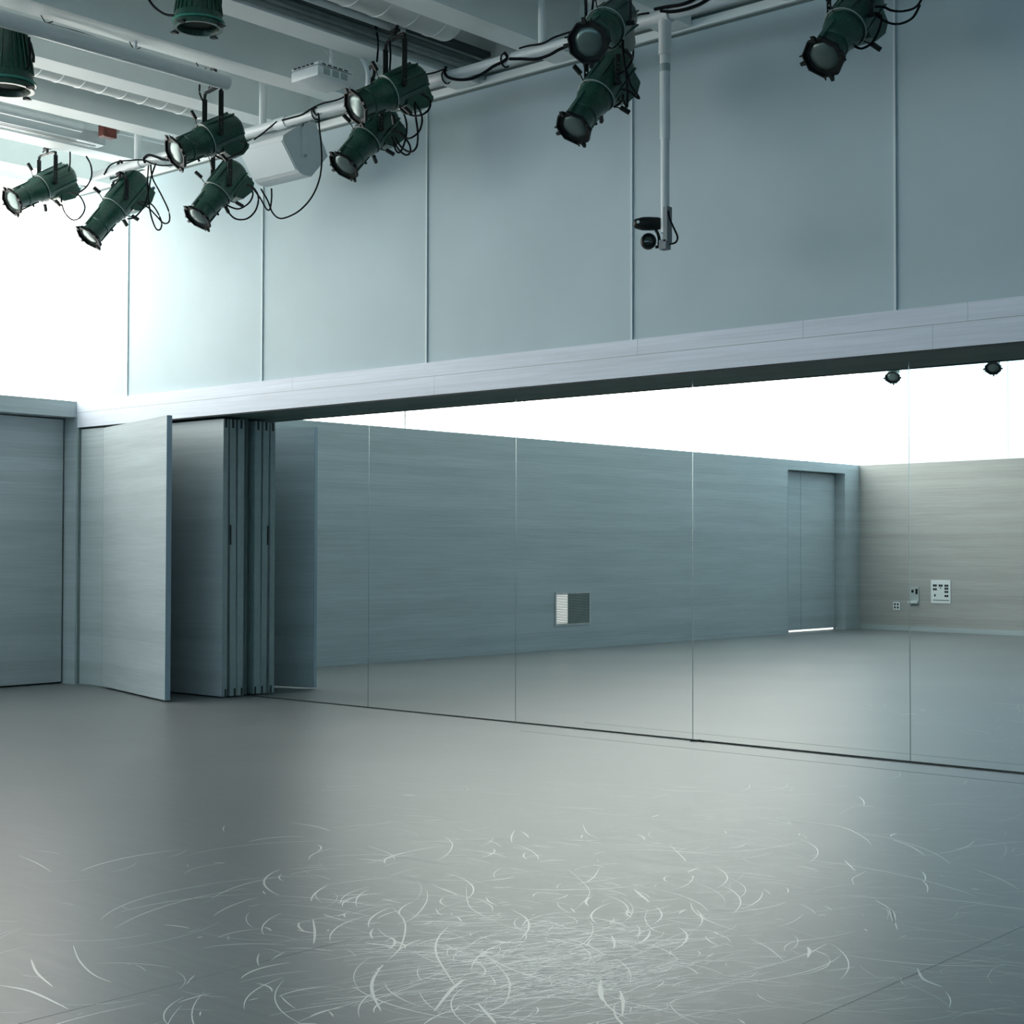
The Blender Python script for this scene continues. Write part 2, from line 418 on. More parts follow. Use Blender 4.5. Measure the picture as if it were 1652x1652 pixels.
# outlet, switch plate, control panel on the opposite wall
t = wallthing('power_outlet', MO, .80, .385, label='small four-socket power outlet low on the far wall', cat='outlet')
MB().box((-.075, 0, 0), (.075, .01, .15), bev=.003).build('cover_plate', M_white, t)
for dx in (-.032, .032):
    for dz in (.045, .105): MB().box((dx-.018, .008, dz-.018), (dx+.018, .0115, dz+.018)).build('socket', M_black, t)
t = wallthing('wall_control', MO, 1.185, .50, label='grey wall box with dark buttons between the outlet and the large plate', cat='control panel')
MB().box((-.105, 0, 0), (.105, .02, .33), bev=.004).build('housing', mat('grey_box', (.38, .44, .45), .5), t)
MB().box((-.10, .02, .02), (.09, .06, .06), bev=.004).build('ledge', M_white, t)
MB().box((-.05, .02, .22), (.0, .028, .27), bev=.004).build('button', M_black, t)
MB().box((.04, .02, .19), (.085, .03, .29), bev=.004).build('button', M_black, t)
t = wallthing('connector_plate', MO, 1.75, .53, label='large white wall plate with rows of black sockets', cat='control panel')
MB().box((-.205, 0, 0), (.205, .012, .43), bev=.004).build('cover_plate', M_white, t)
MB().box((-.16, .011, .055), (.18, .014, .066)).build('slot', M_black, t)
for cx_, cz_ in ((-.12, .33), (0, .33), (.12, .33), (-.12, .26), (.12, .275), (.12, .215), (.12, .14)):
    for s_ in (-.021, .021): MB().box((cx_+s_-.018, .011, cz_-.02), (cx_+s_+.018, .015, cz_+.02)).build('socket', M_black, t)
MB().box((-.135, .011, .125), (-.105, .015, .17)).build('socket', M_black, t)
MB().cyl((0, .008, .285), (0, .015, .285), .012, 10).build('socket', M_black, t)

# ------------------------------------------------------------------ ducts, conduits, fixtures between the beams
def duct(x, z, r, y0, y1, label, n):
    t = empty('air_duct', (x, y1, z), 0, label=label, cat='duct', group='white round ducts between the beams')
    g = MB(); L = y1-y0
    M = Matrix.Rotation(-PI/2, 4, 'Z')
    g.lathe([(0, r-.01), (0, r), (L, r), (L, r-.01), (0, r-.01)], 32, M)
    g.build('duct_shell', M_duct, t, smooth=True)
    for i in range(n):
        x0 = .16+i*(L-.3)/max(n-1, 1)
        MB().lathe([(x0, r), (x0+.004, r+.006), (x0+.012, r+.006), (x0+.016, r)], 32, M).build('duct_ring', M_white, t, smooth=True)
    g = MB().lathe([(.02, 0), (.02, r-.01)], 32, M); g.build('end_cap', M_cond, t)
    return t
duct(6.14, 5.79, .21, -9.0, -1.25, 'white ribbed round duct ending in mid-air beside the black-bodied spotlights', 26)
duct(2.86, 5.74, .17, -3.3, -.62, 'slimmer white ribbed duct between the beams at the upper left', 12)

def bar(name, y0, y1, x, z, r, m, **k):
    t = MB().cyl((0, 0, 0), (0, y0-y1, 0), r, 16).build(name, m, smooth=True, loc=(x, y1, z)); tag(t, **k); return t
for i, (x, z, r, lab) in enumerate([(5.80, 5.535, .018, 'thin grey conduit, lowest of the run beside the beam'),
                                    (5.82, 5.60, .020, 'grey conduit, second of the run beside the white duct'),
                                    (5.775, 5.665, .020, 'grey conduit tight against the beam side, above the thin one')]):
    bar('conduit', -9.0, -.44, x, z, r, M_cond, label=lab, cat='conduit', group='conduits running to the mirror wall')
t = MB().box((-.045, -8.5, -.02), (.045, 0, .02)).build('cable_tray', mat('dark_tray', (.03, .045, .045), .6), loc=(5.875, -.5, 5.70))
tag(t, 'dark cable tray running between the conduits and the large duct', 'cable tray')
for i, (x, z, lab) in enumerate([(1.97, 5.62, 'pale conduit beyond the red box, upper'), (1.80, 5.60, 'pale conduit beyond the red box, lower')]):
    bar('conduit', -1.40, -.44, x, z, .024, M_pipe, label=lab, cat='conduit', group='pale conduits beyond the red box')
for i, (x, z, lab) in enumerate([(7.25, 5.95, 'conduit high in the bay at the top centre'), (7.35, 5.90, 'lower conduit in the bay at the top centre')]):
    bar('conduit', -4.0, -.44, x, z, .03, M_pipe, label=lab, cat='conduit', group='conduits in the top centre bay')
# linear fixture and its neighbours in the left bay
t = empty('linear_light', (1.50, -1.40, 5.5), 0, label='long unlit linear light fixture with bright metal strips, between beams at the left', cat='light fixture')
MB().box((-.08, -4.5, 0), (.08, 0, .12), bev=.01).build('housing', M_pipe, t)
g = MB().box((-.055, -4.3, -.008), (-.045, -.05, .0)).box((-.02, -4.3, -.008), (-.01, -.05, .0)).box((.03, -4.3, -.006), (.036, -.3, .0)); g.build('reflector_strip', M_alu, t)
MB().box((-.075, 0, .005), (.075, .012, .115)).build('end_cap', M_white, t)
t = empty('alarm_box', (1.80, -1.52, 5.51), 0, label='dark red square alarm box up between the ceiling beams', cat='alarm')
MB().box((-.05, -.075, 0), (.05, .075, .15), bev=.008).build('housing', M_red, t)
MB().lathe([(0, 0), (.006, .05), (.0, .055)], 18, Matrix.Translation((.05, 0, .075))).build('horn', mat('red_horn', (.13, .02, .012), .5), t)

# ------------------------------------------------------------------ the pipe grid
PY, PZ = -1.3, 5.27
t = empty('lighting_pipe', (7.0, PY, PZ), 0, label='long white horizontal lighting pipe parallel to the mirror wall', cat='pipe')
MB().cyl((1.25-7, 0, 0), (12.4, 0, 0), .043, 18).build('pipe', M_pipe, t, smooth=True)
for u, v_ in ((222, 262), (424, 200), (875, 78), (1340, -60)):
    p = aty(u, v_, PY)
    MB().cyl((p.x-7, 0, .03), (p.x-7, 0, ZR-PZ-.004), .034, 16).build('drop_pipe', M_pipe, t, smooth=True)
for u, v_ in ((455, 195), (222, 265)):
    p = aty(u, v_, PY); MB().cyl((p.x-7-.07, 0, 0), (p.x-7+.07, 0, 0), .052, 18).build('coupling', M_pipe, t, smooth=True)
def crosspipe(x, z, yend, label, y0=-8.5, r=.043, hang=True):
    t = empty('cross_pipe', (x, yend, z), 0, label=label, cat='pipe', group='pipes running across between the beams')
    MB().cyl((0, 0, 0), (0, y0-yend, 0), r, 18).build('pipe', M_pipe, t, smooth=True)
    y = -.9
    while hang and y > y0-yend+.2:
        MB().cyl((0, y, .02), (0, y, ZR-z-.004), .012, 8).build('hanger_rod', M_pipe, t); y -= 1.9
    return t
crosspipe(4.44, 5.38, -2.13, 'thick white cross pipe with a cable tied on top, ending above a spotlight', r=.062)
p1 = aty(126, 292, -1.0)
crosspipe(1.82, 5.545, -1.82, 'white cross pipe in the left bay beside the linear fixture')
crosspipe(5.985, 5.60, -1.6, hang=False, r=.03, label= 'cross pipe under the large duct carrying a black spotlight')
crosspipe(.92, 5.66, -1.4, hang=False, y0=-3, label= 'white cross pipe nearest the left wall carrying the leftmost spotlight')
crosspipe(8.27, 5.57, -1.75,hang=False, label= 'cross pipe beyond the top edge carrying the pair of spotlights')

# camera pole
p = aty(1073, 403, PY); pt = empty('camera_pole', (p.x, PY, p.z), 0, label='white vertical pole hanging from the lighting pipe with the camera at its foot', cat='pole')
h = PZ-p.z
MB().cyl((0, 0, .12), (0, 0, 1.0), .031, 16).build('lower_tube', M_pipe, pt, smooth=True)
MB().cyl((0, 0, .78), (0, 0, h-.14), .037, 16).build('upper_tube', M_pipe, pt, smooth=True)
MB().cyl((0, 0, h-.28), (0, 0, h-.03), .046, 16).cyl((-.05, 0, h), (.05, 0, h), .055, 16).build('tee_fitting', M_pipe, pt, smooth=True)
MB().lathe([(0, .0375), (0, .0385), (.055, .0385), (.055, .0375)], 16, Matrix.Translation((0, 0, h-.40)) @ Matrix.Rotation(-PI/2, 4, 'Y')).build('sticker', M_slab, pt)
MB().box((-.035, -.03, 0), (.03, .03, .07), bev=.004).box((.0, -.03, .05), (.04, .03, .30), bev=.004).build('mounting_plate', mat('plate_grey', (.16, .2, .22), .5), pt)
MB().tube([aty(u, v_, PY-.03)-pt.location for u, v_ in ((1078, 340), (1080, 352), (1087, 368), (1093, 382), (1090, 391), (1080, 394))], .007).build('loose_cable', M_cable, pt)
# PTZ camera
c = aty(1047, 361, PY-.02); ct = empty('video_camera', c, 0, label='black pan-tilt video camera hanging at the foot of the white pole', cat='camera')
Rz = Matrix.Rotation(math.atan2(RT.y, RT.x), 4, 'Z')
g = MB()
prof = [(-.112, 0), (-.11, .02), (-.10, .034), (-.05, .048), (.0, .05), (.06, .047), (.10, .036), (.112, .02), (.114, 0)]
b0 = g.bm.verts
g.lathe(prof, 20, Rz @ Matrix.Diagonal((1, 1.3, .95, 1)))
g.build('head_cover', M_black, ct, smooth=True)
MB().lathe([(0, 0), (0, .011), (.004, .011), (.004, 0)], 14, Rz @ Matrix.Translation((-.082, -.052, .002)) @ Matrix.Rotation(-PI/2, 4, 'Z')).build('emblem', M_white, ct)
lc = aty(1046, 390, PY-.02)-c
MB().lathe([(-.05, 0), (-.05, .035), (-.03, .052), (.0, .056), (.03, .056), (.045, .05), (.05, .042), (.035, .036), (.035, 0)], 24,
           Matrix.Translation(lc) @ Rz @ Matrix.Rotation(-PI/2-.05, 4, 'Z')).build('lens_barrel', M_black, ct, smooth=True)
MB().lathe([(.037, .034), (.043, .02), (.046, 0)], 20, Matrix.Translation(lc) @ Rz @ Matrix.Rotation(-PI/2-.05, 4, 'Z')).build('front_lens', mat('dark_lens', (.01, .03, .025), .08, coat=1), ct, smooth=True)
MB().tube([Rz @ Vector(q) for q in ((.045, 0, -.04), (.062, 0, -.07), (.072, 0, -.11), (.066, 0, -.16), (.045, 0, -.165))], .011).build('tilt_arm', M_black, ct, smooth=True)

# loudspeaker
t = empty('loudspeaker', (4.0, -1.2, 5.03), 0, label='white wedge loudspeaker tilted down under the lighting pipe', cat='loudspeaker')
pr_ = [(-1.036, 5.31), (-1.152, 5.29), (-1.366, 5.145), (-1.405, 5.115), (-1.412, 5.07), (-1.245, 4.845), (-1.215, 4.822), (-1.165, 4.809), (-1.079, 4.812), (-.89, 5.03)]
pr_ = [(a+1.2, b-5.03) for a, b in pr_]
MB().prism(pr_, 'x', -.30, .30).build('cabinet', M_spk, t)
gr = [(a-.006 if i in (3, 4, 5, 6) else a, b) for i, (a, b) in enumerate(pr_)]
MB().prism([(pr_[4][0]-.006, pr_[4][1]-.004), (pr_[5][0]-.006, pr_[5][1]-.004), (pr_[5][0]+.01, pr_[5][1]+.01), (pr_[4][0]+.01, pr_[4][1]+.01)], 'x', -.29, .288).build('grille', mat('grille_cloth', (.62, .70, .74), .6), t)
MB().box((.30, .0, -.08), (.308, .07, .33), bev=.004).box((-.31, .0, .25), (.308, .07, .262)).box((.28, -.11, .21), (.308, .02, .25)).build('bracket', M_spk, t)
MB().cyl((.3, .035, -.05), (.325, .035, -.05), .014, 12).build('bracket_knob', M_slab, t)
MB().cyl((0, -.1, .24), (0, .03, .26), .02).build('hook', M_pipe, t)

# projector-like white box on the beam
t = empty('projector', (5.12, -1.68, 5.33), 0, label='white box projector with vent openings fixed up between the beams', cat='projector')
MB().box((-.17, -.2, 0), (.17, .2, .095), bev=.022).build('housing', M_white, t, smooth=True)
MB().box((-.165, -.19, .1), (.165, .19, .118)).build('mounting_plate', M_white, t)
g = MB()
for i in range(5): g.box((-.13+i*.052, -.2005-.0, .103), (-.10+i*.052, -.189, .114))
for i in range(5): g.box((.160, -.15+i*.06, .103), (.1665, -.11+i*.06, .114))
g.build('slot', M_dark, t)
for i in range(3): MB().box((.1705, -.14+i*.095, .025), (.172, -.07+i*.095, .08)).build('vent', mat('vent_grey', (.30, .38, .39), .6), t)
MB().box((-.02, -.1, .118), (.1, .05, .16), bev=.005).cyl((.0, .1, .118), (.0, .1, .5), .02).build('mount', M_white, t)
tb = MB().tube([aty(u, v_, -1.55) for u, v_ in ((565, 78), (578, 86), (590, 105), (594, 125), (592, 150))], .02).build('flexible_conduit', M_pipe, smooth=True)
tag(tb, 'curved pale flexible conduit arching down beside the white projector', 'conduit')
tb = MB().tube([aty(u, v_, -1.6) for u, v_ in ((500, 78), (515, 76), (525, 82), (531, 92))], .006).build('power_cable', M_white)
tag(tb, 'thin white cable arching up from the top of the projector', 'cable')

# ------------------------------------------------------------------ spotlights
def yoke_mesh():
    g = MB()
    for s_ in (-1, 1):
        y = s_*.158
        for e in (-.022, .010): g.box((e, y-.003, .0), (e+.012, y+.003, .36))
        z = -.02
        for k in range(12): 
            zz = .02+k*.032
            g.box((-.012, y-.003, zz), (.012, y+.003, zz+(.018 if k < 4 else .034)))
        g.tube([(0, y, .34), (0, y*.98, .38), (0, y*.85, .405), (0, y*.6, .41)], .012, 8)
    g.box((-.022, -.12, .402), (.022, .12, .412))
    return g
def clamp_mesh():
    g = MB()
    g.cyl((0, 0, .40), (0, 0, .47), .014, 10)
    g.box((-.025, -.045, .45), (.025, .045, .475), bev=.004)
    pts = [(0, .055*math.cos(a), .53+.055*math.sin(a)) for a in [math.radians(q) for q in range(-90, 175, 22)]]
    g.tube(pts, .014, 8, 1)
    g.cyl((0, -.02, .46), (0, -.09, .44), .007, 8)
    return g
def housing_mesh():
    g = MB()
    g.lathe([(-.345, 0), (-.345, .06), (-.335, .10), (-.30, .128), (-.25, .136), (-.02, .136), (.03, .142), (.09, .142), (.10, .12)], 18)
    for k in range(9):
        a = 2*PI*k/9
        M = Matrix.Rotation(a, 4, 'X')
        g.box((-.30, -.004, .13), (.06, .004, .146), M)
    return g
def cap_mesh():
    g = MB()
    g.prism([(-.31, -.06), (-.02, -.06), (-.01, -.15), (-.05, -.20), (-.20, -.225), (-.30, -.19)], 'y', -.085, .085)
    return g
def barrel_mesh():
    g = MB()
    g.lathe([(.10, .0), (.10, .128), (.17, .128), (.20, .108), (.30, .102), (.305, .108), (.33, .108), (.335, .10), (.42, .098), (.46, .112), (.475, .118), (.475, .10), (.44, .09), (.44, 0)], 20)
    g.box((.11, -.02, .10), (.42, .02, .114)); g.box((.2, -.02, -.116), (.44, .02, -.10))
    return g
def frame_mesh():
    g = MB(); o, i = .138, .098
    n = 8
    vo = [(o*math.cos(2*PI*(k+.5)/n)*1.03, o*math.sin(2*PI*(k+.5)/n)*1.03) for k in range(n)]
    vi = [(i*math.cos(2*PI*(k+.5)/n)*1.04, i*math.sin(2*PI*(k+.5)/n)*1.04) for k in range(n)]
    for k in range(n):
        j = (k+1) % n
        q = [vo[k], vo[j], vi[j], vi[k]]
        g.prism(q, 'x', .474, .482); g.prism([vo[k], vo[j], (vo[j][0]*.93, vo[j][1]*.93), (vo[k][0]*.93, vo[k][1]*.93)], 'x', .474, .505)
    for k in range(4):
        M = Matrix.Rotation(PI/2*k+PI/4*0, 4, 'X')
        g.prism([(.474, .12), (.515, .12), (.51, .165), (.49, .15)], 'y', -.012, .012, M @ Matrix.Identity(4))
        g.prism([(.474, .12), (.50, .12), (.50, .152)], 'y', .045, .055, M)
    return g
def lens_mesh(): return MB().lathe([(.470, .1), (.478, .094), (.488, .06), (.492, 0)], 24)
def ring_mesh(): return MB().lathe([(.093, .142), (.095, .1465), (.099, .1465), (.101, .142)], 28)
def handle_mesh(): return MB().cyl((.10, 0, .13), (.075, 0, .20), .005, 8).box((.05, -.012, .19), (.085, .012, .27), bev=.005)
def knob_mesh(): return MB().cyl((.27, 0, -.10), (.27, 0, -.135), .012, 10)
def pivot_mesh(): return MB().cyl((.0, .136, 0), (0, .185, 0), .016, 12)
def pivot2_mesh(): return MB().cyl((.0, -.136, 0), (0, -.185, 0), .016, 12)
def plug_mesh(): return MB().cyl((-.29, 0, -.17), (-.37, 0, -.165), .022, 10, .014)

proto = {}
def proto_parts():
    holder = []
    for nm, fn, m, tilts in (('yoke', yoke_mesh, M_black, 0), ('clamp', clamp_mesh, M_black, 0), ('housing', housing_mesh, M_green, 1), ('lamp_cap', cap_mesh, M_green, 1),
                             ('barrel', barrel_mesh, M_green, 1), ('gel_frame', frame_mesh, M_black, 1), ('lens', lens_mesh, M_lens, 1),
                             ('shutter_ring', ring_mesh, M_slab, 1), ('shutter_handle', handle_mesh, M_black, 1), ('focus_knob', knob_mesh, M_black, 1), ('pivot_knob', pivot_mesh, M_black, 1), ('pivot_knob', pivot2_mesh, M_black, 1), ('plug', plug_mesh, M_blue, 1)):
        o = fn().build(nm, m, smooth=nm in ('housing', 'barrel', 'lens', 'shutter_ring', 'plug', 'clamp'))
        holder.append((o, tilts))
    return holder
PARTS = proto_parts(); first = [True]
def spotlight(pivot, lens, y, label, yk=1.0, depth=0., cables=(), hz=None, L=.49, yrot=None, frame=None):
    """pivot and lens: where the photo shows the yoke bolt and the lens; y: the pipe's plane"""
    P = aty(*pivot, y); Q0 = aty(*lens, y)
    s = (P-CAM).length/F
    a = (lens[0]-pivot[0])*s; c = -(lens[1]-pivot[1])*s
    dr = px(*lens).normalized(); e = CAM-P; bq = e.dot(dr); disc = bq*bq-(e.length_squared-L*L)
    Q = CAM+dr*(-bq-math.sqrt(max(disc, 0)))
    hx = Q-P; pan = math.atan2(hx.y, hx.x); tilt = math.atan2(-hx.z, math.hypot(hx.x, hx.y))
    root = empty('spotlight', P, pan, label=label, cat='spotlight', group='theatre spotlights on the pipe grid')
    T = Matrix.Rotation(tilt, 4, 'Y') @ Matrix.Diagonal((L/.485, 1, 1, 1))
    for o, til in PARTS:
        names = [Matrix.Identity(4)]
        if o.name.startswith('shutter_handle'): names = [Matrix.Rotation(math.radians(q), 4, 'X') for q in (10, 150, 215)]
        for Mx in names:
            if first[0] and Mx == names[0] and not (o.get('used')): q = o; o['used'] = 1
            else: q = o.copy(); COL.objects.link(q)
            if 'used' in q: pass
            q.parent = root
            if til: q.matrix_local = T @ Mx
            else:
                q.matrix_local = Matrix.Diagonal((1, 1, 1, 1))
                if o.name.startswith('yoke'): q.matrix_local = Matrix.Diagonal((1, 1, yk, 1))
                if o.name.startswith('clamp'): q.matrix_local = Matrix.Translation((0, 0, .41*(yk-1)))
    first[0] = False
    root['_inv'] = 0
    Mi = (Matrix.Translation(P) @ Matrix.Rotation(pan, 4, 'Z')).inverted()
    for cb in cables:
        MB().tube([Mi @ aty(u, v_, y+random.uniform(-.04, .04)) for u, v_ in cb], .008, 6, 4).build('power_cable', M_cable, root, smooth=True)
    del root['_inv']
    return root

spotlight((76, 299), (20, 325), -1.65, 'leftmost green spotlight, lens pale and aimed left', yk=.78, L=.44,
  cables=[[(108, 311), (118, 311), (130, 318), (137, 335), (130, 350), (118, 355), (106, 345), (100, 330), (99, 316)], [(116, 313), (130, 309), (142, 298), (148, 282), (146, 265), (139, 252)], [(113, 245), (113, 262), (111, 277)]])
spotlight((193, 325), (144, 382), PY, 'green spotlight second from the left, aimed steeply down', yk=.55, L=.50,
  cables=[[(222, 327), (234, 326), (246, 331), (256, 346), (261, 362), (257, 371), (250, 366), (242, 340), (238, 300), (240, 262)],
          [(224, 329), (238, 334), (252, 348), (264, 360), (273, 357), (272, 340), (259, 312), (246, 287), (243, 264)],
          [(206, 353), (218, 350), (233, 331), (240, 305), (244, 285), (252, 262)]])
spotlight((343, 222), (283.5, 247), -2.15, 'dark green spotlight hung from the thick cross pipe, aimed left', yk=1.0, L=.375,
  cables=[[(388, 229), (397, 232), (390, 244), (374, 253), (358, 256), (346, 250)], [(322, 137), (322, 150), (327, 162)]])
spotlight((357, 303), (319, 351), PY, 'green spotlight below left of the white loudspeaker', yk=.95, L=.39,
  cables=[[(398, 298), (404, 302), (408, 314), (401, 328), (385, 337), (370, 333), (363, 328)], [(400, 299), (411, 305), (417, 320), (412, 340), (398, 353), (380, 353), (368, 342), (361, 329)]])
spotlight((637, 145), (574.5, 173), -1.74, 'black-green spotlight hanging above another one, pale lens aimed left', yk=1.0, L=.385,
  cables=[[(681, 152), (694, 162), (692, 176), (681, 185), (666.5, 186.5), (653, 181), (644, 172)], [(669, 165), (678, 180), (681, 195), (676, 212), (664, 222), (656, 222.5), (646, 214.5), (634.5, 209)],
          [(668, 168), (671, 190), (674, 215), (672, 237), (662, 245), (648, 238), (637, 222)], [(606, 40), (610, 70), (608, 100)], [(628, 62), (630, 90), (628, 120)]])
spotlight((598, 216), (555, 267), PY, 'dark green spotlight directly under the larger black one, aimed down left', yk=.95, L=.40,
  cables=[[(633, 210.5), (648, 217), (660, 232), (662, 245), (655, 250), (643, 241), (632, 221)], [(649, 176), (656, 200), (654, 225), (646, 245), (639, 243), (635, 230)]])
spotlight((981, 42), (949, 68), -1.95, 'black spotlight facing the viewer, upper of the pair at the top centre', yk=1.0, L=.46,
  cables=[[(1005, 64), (1006, 90), (1011, 130), (1012, 160), (1011, 173), (1004, 158)], [(944, 0), (946, 30)], [(957, 0), (955, 22)]])
spotlight((971, 142), (926, 206), PY, 'black-green spotlight under the viewer-facing one, dull green lens', yk=1.05, L=.45,
  cables=[[(1006, 70), (1014, 64), (1021, 78), (1020, 95), (1010, 112), (997, 119), (983, 117)], [(1011, 115), (1018, 138), (1031, 157), (1027, 157), (1015, 147), (1003, 144)], [(991, 173), (1003, 163), (1005, 153)]])
spotlight((1371, 34), (1328.6, 92), PY, 'black spotlight at the top right, cut by the edge of the view', yk=1.0, L=.42,
  cables=[[(1412, 11), (1426, 11.4), (1437, 16.5), (1452.7, 18.4), (1470.5, 15), (1481, 8), (1488, -4)], [(1412, 23), (1427, 34), (1443.8, 38.8), (1460, 36), (1474, 26.7), (1484, 8)],
          [(1412, 20), (1422, 27), (1418, 48), (1407, 68.6), (1391.7, 78), (1381.5, 76), (1371, 70)]])
# two lights of the far pipe, seen only in the mirror
def far_spot(u, v_, yv, label, pan):
    P = aty(u, v_, yv); P.y = -P.y
    root = empty('spotlight', P, pan, label=label, cat='spotlight', group='theatre spotlights on the far pipe')
    T = Matrix.Rotation(math.radians(48), 4, 'Y')
    for o, til in PARTS:
        q = o.copy(); COL.objects.link(q); q.parent = root
        q.matrix_local = (Matrix.Translation((-.32, 0, .36)) @ T) if til else Matrix.Translation((-.32, 0, .36))
    return root
s1 = far_spot(1440, 609, 15.2, 'small spotlight reflected against the bright glazing, left of the two', math.radians(72))
s2 = far_spot(1602, 594, 14.9, 'small spotlight reflected against the bright glazing, right of the two', math.radians(72))
for s_, lab in ((s1, 'far lighting pipe carrying the two reflected spotlights'),):
    t = MB().cyl((-2.5, 0, 0), (9, 0, 0), .043, 14).build('lighting_pipe', M_pipe, smooth=True, loc=(s1.location.x, s1.location.y, s1.location.z+.80))
    tag(t, lab, 'pipe')

# two round down-facing lights near the top left
def par(u, v_, z, r, label, cable=None, h=1.0, pz=5.38):
    P = atz(u, v_, z)
    t = empty('wash_light', P, 0, label=label, cat='stage light', group='round finned down-facing lights')
    M = Matrix.Rotation(PI/2, 4, 'Y') @ Matrix.Identity(4)   # +x -> -z
    MB().lathe([(-2.3*r, 0), (-2.3*r, .5*r), (-2.2*r, .66*r), (-1.5*r, .74*r), (-1.0*r, .86*r), (-.55*r, .95*r), (-.12*r, r), (0, 1.0*r), (0, .86*r), (-.25*r, .8*r), (-.3*r, 0)], 32, M).build('housing', M_green, t, smooth=True)
    g = MB()
    for k in range(26):
        a = 2*PI*k/26
        g.prism([(.66*r, 2.15*r), (.74*r, 2.15*r), (.94*r, 1.0*r), (.99*r, .6*r), (.9*r, .6*r), (.8*r, 1.0*r)], 'y', -.004, .004, Matrix.Rotation(a, 4, 'Z'))
    g.build('cooling_fins', M_green, t)
    MB().lathe([(-.30*r, 1.0*r), (-.30*r, 1.07*r), (-.22*r, 1.07*r), (-.22*r, 1.0*r)], 32, M).build('rim_band', mat('rim_green', (.02, .2, .15), .3), t, smooth=True)
    MB().lathe([(-.24*r, .8*r), (-.18*r, .5*r), (-.16*r, 0)], 24, M).build('lens', mat('dark_green_lens', (.004, .02, .012), .7, spec=.15, var=.5, vscale=90), t, smooth=True)
    g = MB()
    for a in (.3, 1.9, 3.5, 5.0):
        g.prism([(.98*r, .1*r), (1.3*r, -.02*r), (1.02*r, -.06*r)], 'y', -.02, .02, Matrix.Rotation(a, 4, 'Z'))
    g.build('frame_clip', M_black, t)
    zt = pz-z
    pts = [(0, math.cos(q)*1.12*r, 1.3*r+max(0, math.sin(q))*1.35*r) for q in [math.radians(x_) for x_ in range(-10, 191, 20)]]
    MB().tube(pts, .012, 8, 1).build('yoke', M_black, t, smooth=True)
    MB().cyl((0, 0, 2.6*r), (0, 0, zt-.05), .016, 10).box((-.05, -.05, zt-.07), (.05, .05, zt-.05)).build('clamp', M_black, t)
    if cable: MB().tube([Vector(aty(a, b, P.y)-P) for a, b in cable], .009, 6, 4).build('power_cable', M_cable, t, smooth=True)
    return t
par(320, 47, 5.0, .165, 'round finned green light pointing straight down at the top edge', cable=[(238, -4), (247, 9), (259, 19), (270, 24), (282, 25)])
par(10, 146, 4.95, .205, 'round finned green light at the left edge, cut by the frame', cable=[(47, 60), (48, 85), (47, 102), (42, 113)], pz=5.36)

# ------------------------------------------------------------------ loose cables on the pipes
CB = [
 ([(455, 194), (470, 190), (487, 185), (503, 175), (520, 167), (545, 161), (565, 151), (580, 145), (596, 146)], 'black cable lying along the pipe from the loudspeaker to the spotlight pair'),
 ([(447, 196), (436, 205), (424, 215), (410, 225)], 'short black wire slanting from the pipe to the loudspeaker corner'),
 ([(507, 172), (506, 180), (511, 186), (514, 184), (515, 205), (518, 232), (519, 262), (515, 290), (503, 318), (484, 339), (464, 350), (450, 352), (439, 342), (432, 324), (421, 305)], 'long black cable looping down below the white loudspeaker'),
 ([(438, 304), (438, 322), (435, 338), (429, 336), (420, 320), (407, 303), (400, 298)], 'small black cable loop under the left end of the loudspeaker'),
 ([(688, 120), (702, 117), (716, 112)], 'short black cable running right from the large spotlight pair'),
 ([(720, 107), (717, 116), (722, 124), (735, 128), (750, 128.5), (764, 126), (780, 118), (796, 107), (812, 99), (818, 92), (814, 85)], 'black cable sagging below the pipe between two ties'),
 ([(822, 95), (840, 95), (858, 95.7), (872, 94), (888, 88), (902, 80), (922, 72)], 'black cable sagging below the pipe left of the viewer-facing spotlight'),
 ([(838, 78), (852, 74), (868, 71.5), (880, 68), (895, 60), (922, 51)], 'thin black cable on top of the pipe left of the viewer-facing spotlight'),
 ([(1022, 30), (1030, 24), (1047, 21)], 'black cable end at the pipe left of the camera pole'),
 ([(1066, 18), (1080, 19), (1096, 17), (1112, 13), (1130, 6), (1146, -4)], 'thick black cable on the pipe right of the camera pole'),
 ([(1056, 15), (1076, 11), (1096, 8), (1112, 3), (1124, -4)], 'thinner black cable above the thick one right of the camera pole'),
 ([(168, 282), (176, 268), (190, 261), (208, 259), (230, 258), (246, 264), (262, 267), (284, 266)], 'thin black cable arching over the clamps of the second spotlight'),
 ([(234, 262), (232, 256), (240, 250), (252, 253), (262, 257), (274, 258)], 'black cable bundle running to the dark green spotlight'),
]
for pts, lab in CB:
    P = [aty(u, v_, PY-.05) for u, v_ in pts]
    c0 = P[0].copy()
    r = .012 if 'thick' in lab or 'sagging' in lab or 'bundle' in lab else .0075
    o = MB().tube([q-c0 for q in P], r, 7, 4).build('cable', M_cable, smooth=True, loc=c0)
    tag(o, lab, 'cable', 'loose cables on the lighting pipe')
P = [atz(u, v_, 5.46) for u, v_ in ((76, 38), (95, 44), (125, 52), (155, 62), (186, 74), (212, 83))]
o = MB().tube([q-P[0] for q in P], .011, 7, 4).build('cable', M_cable, smooth=True, loc=P[0]); tag(o, 'black cable tied along the top of the thick cross pipe', 'cable')
for (u, v_), lab in (((74, 38), 'frayed black cable tie at the left end of the cross pipe cable'), ((216, 80), 'black cable tie in the middle of the thick cross pipe'), ((323, 113), 'black cable tie near the end of the thick cross pipe')):
    P = atz(u, v_, 5.45); g = MB()
    for a in (20, 80, 150, 200, 300): g.cyl((0, 0, 0), (.04*math.cos(math.radians(a)), .05*math.cos(math.radians(a*2)), .05*math.sin(math.radians(a))), .004, 6)
    o = g.build('cable_tie', M_cable, loc=P); tag(o, lab, 'cable tie', 'black ties on the cross pipe')
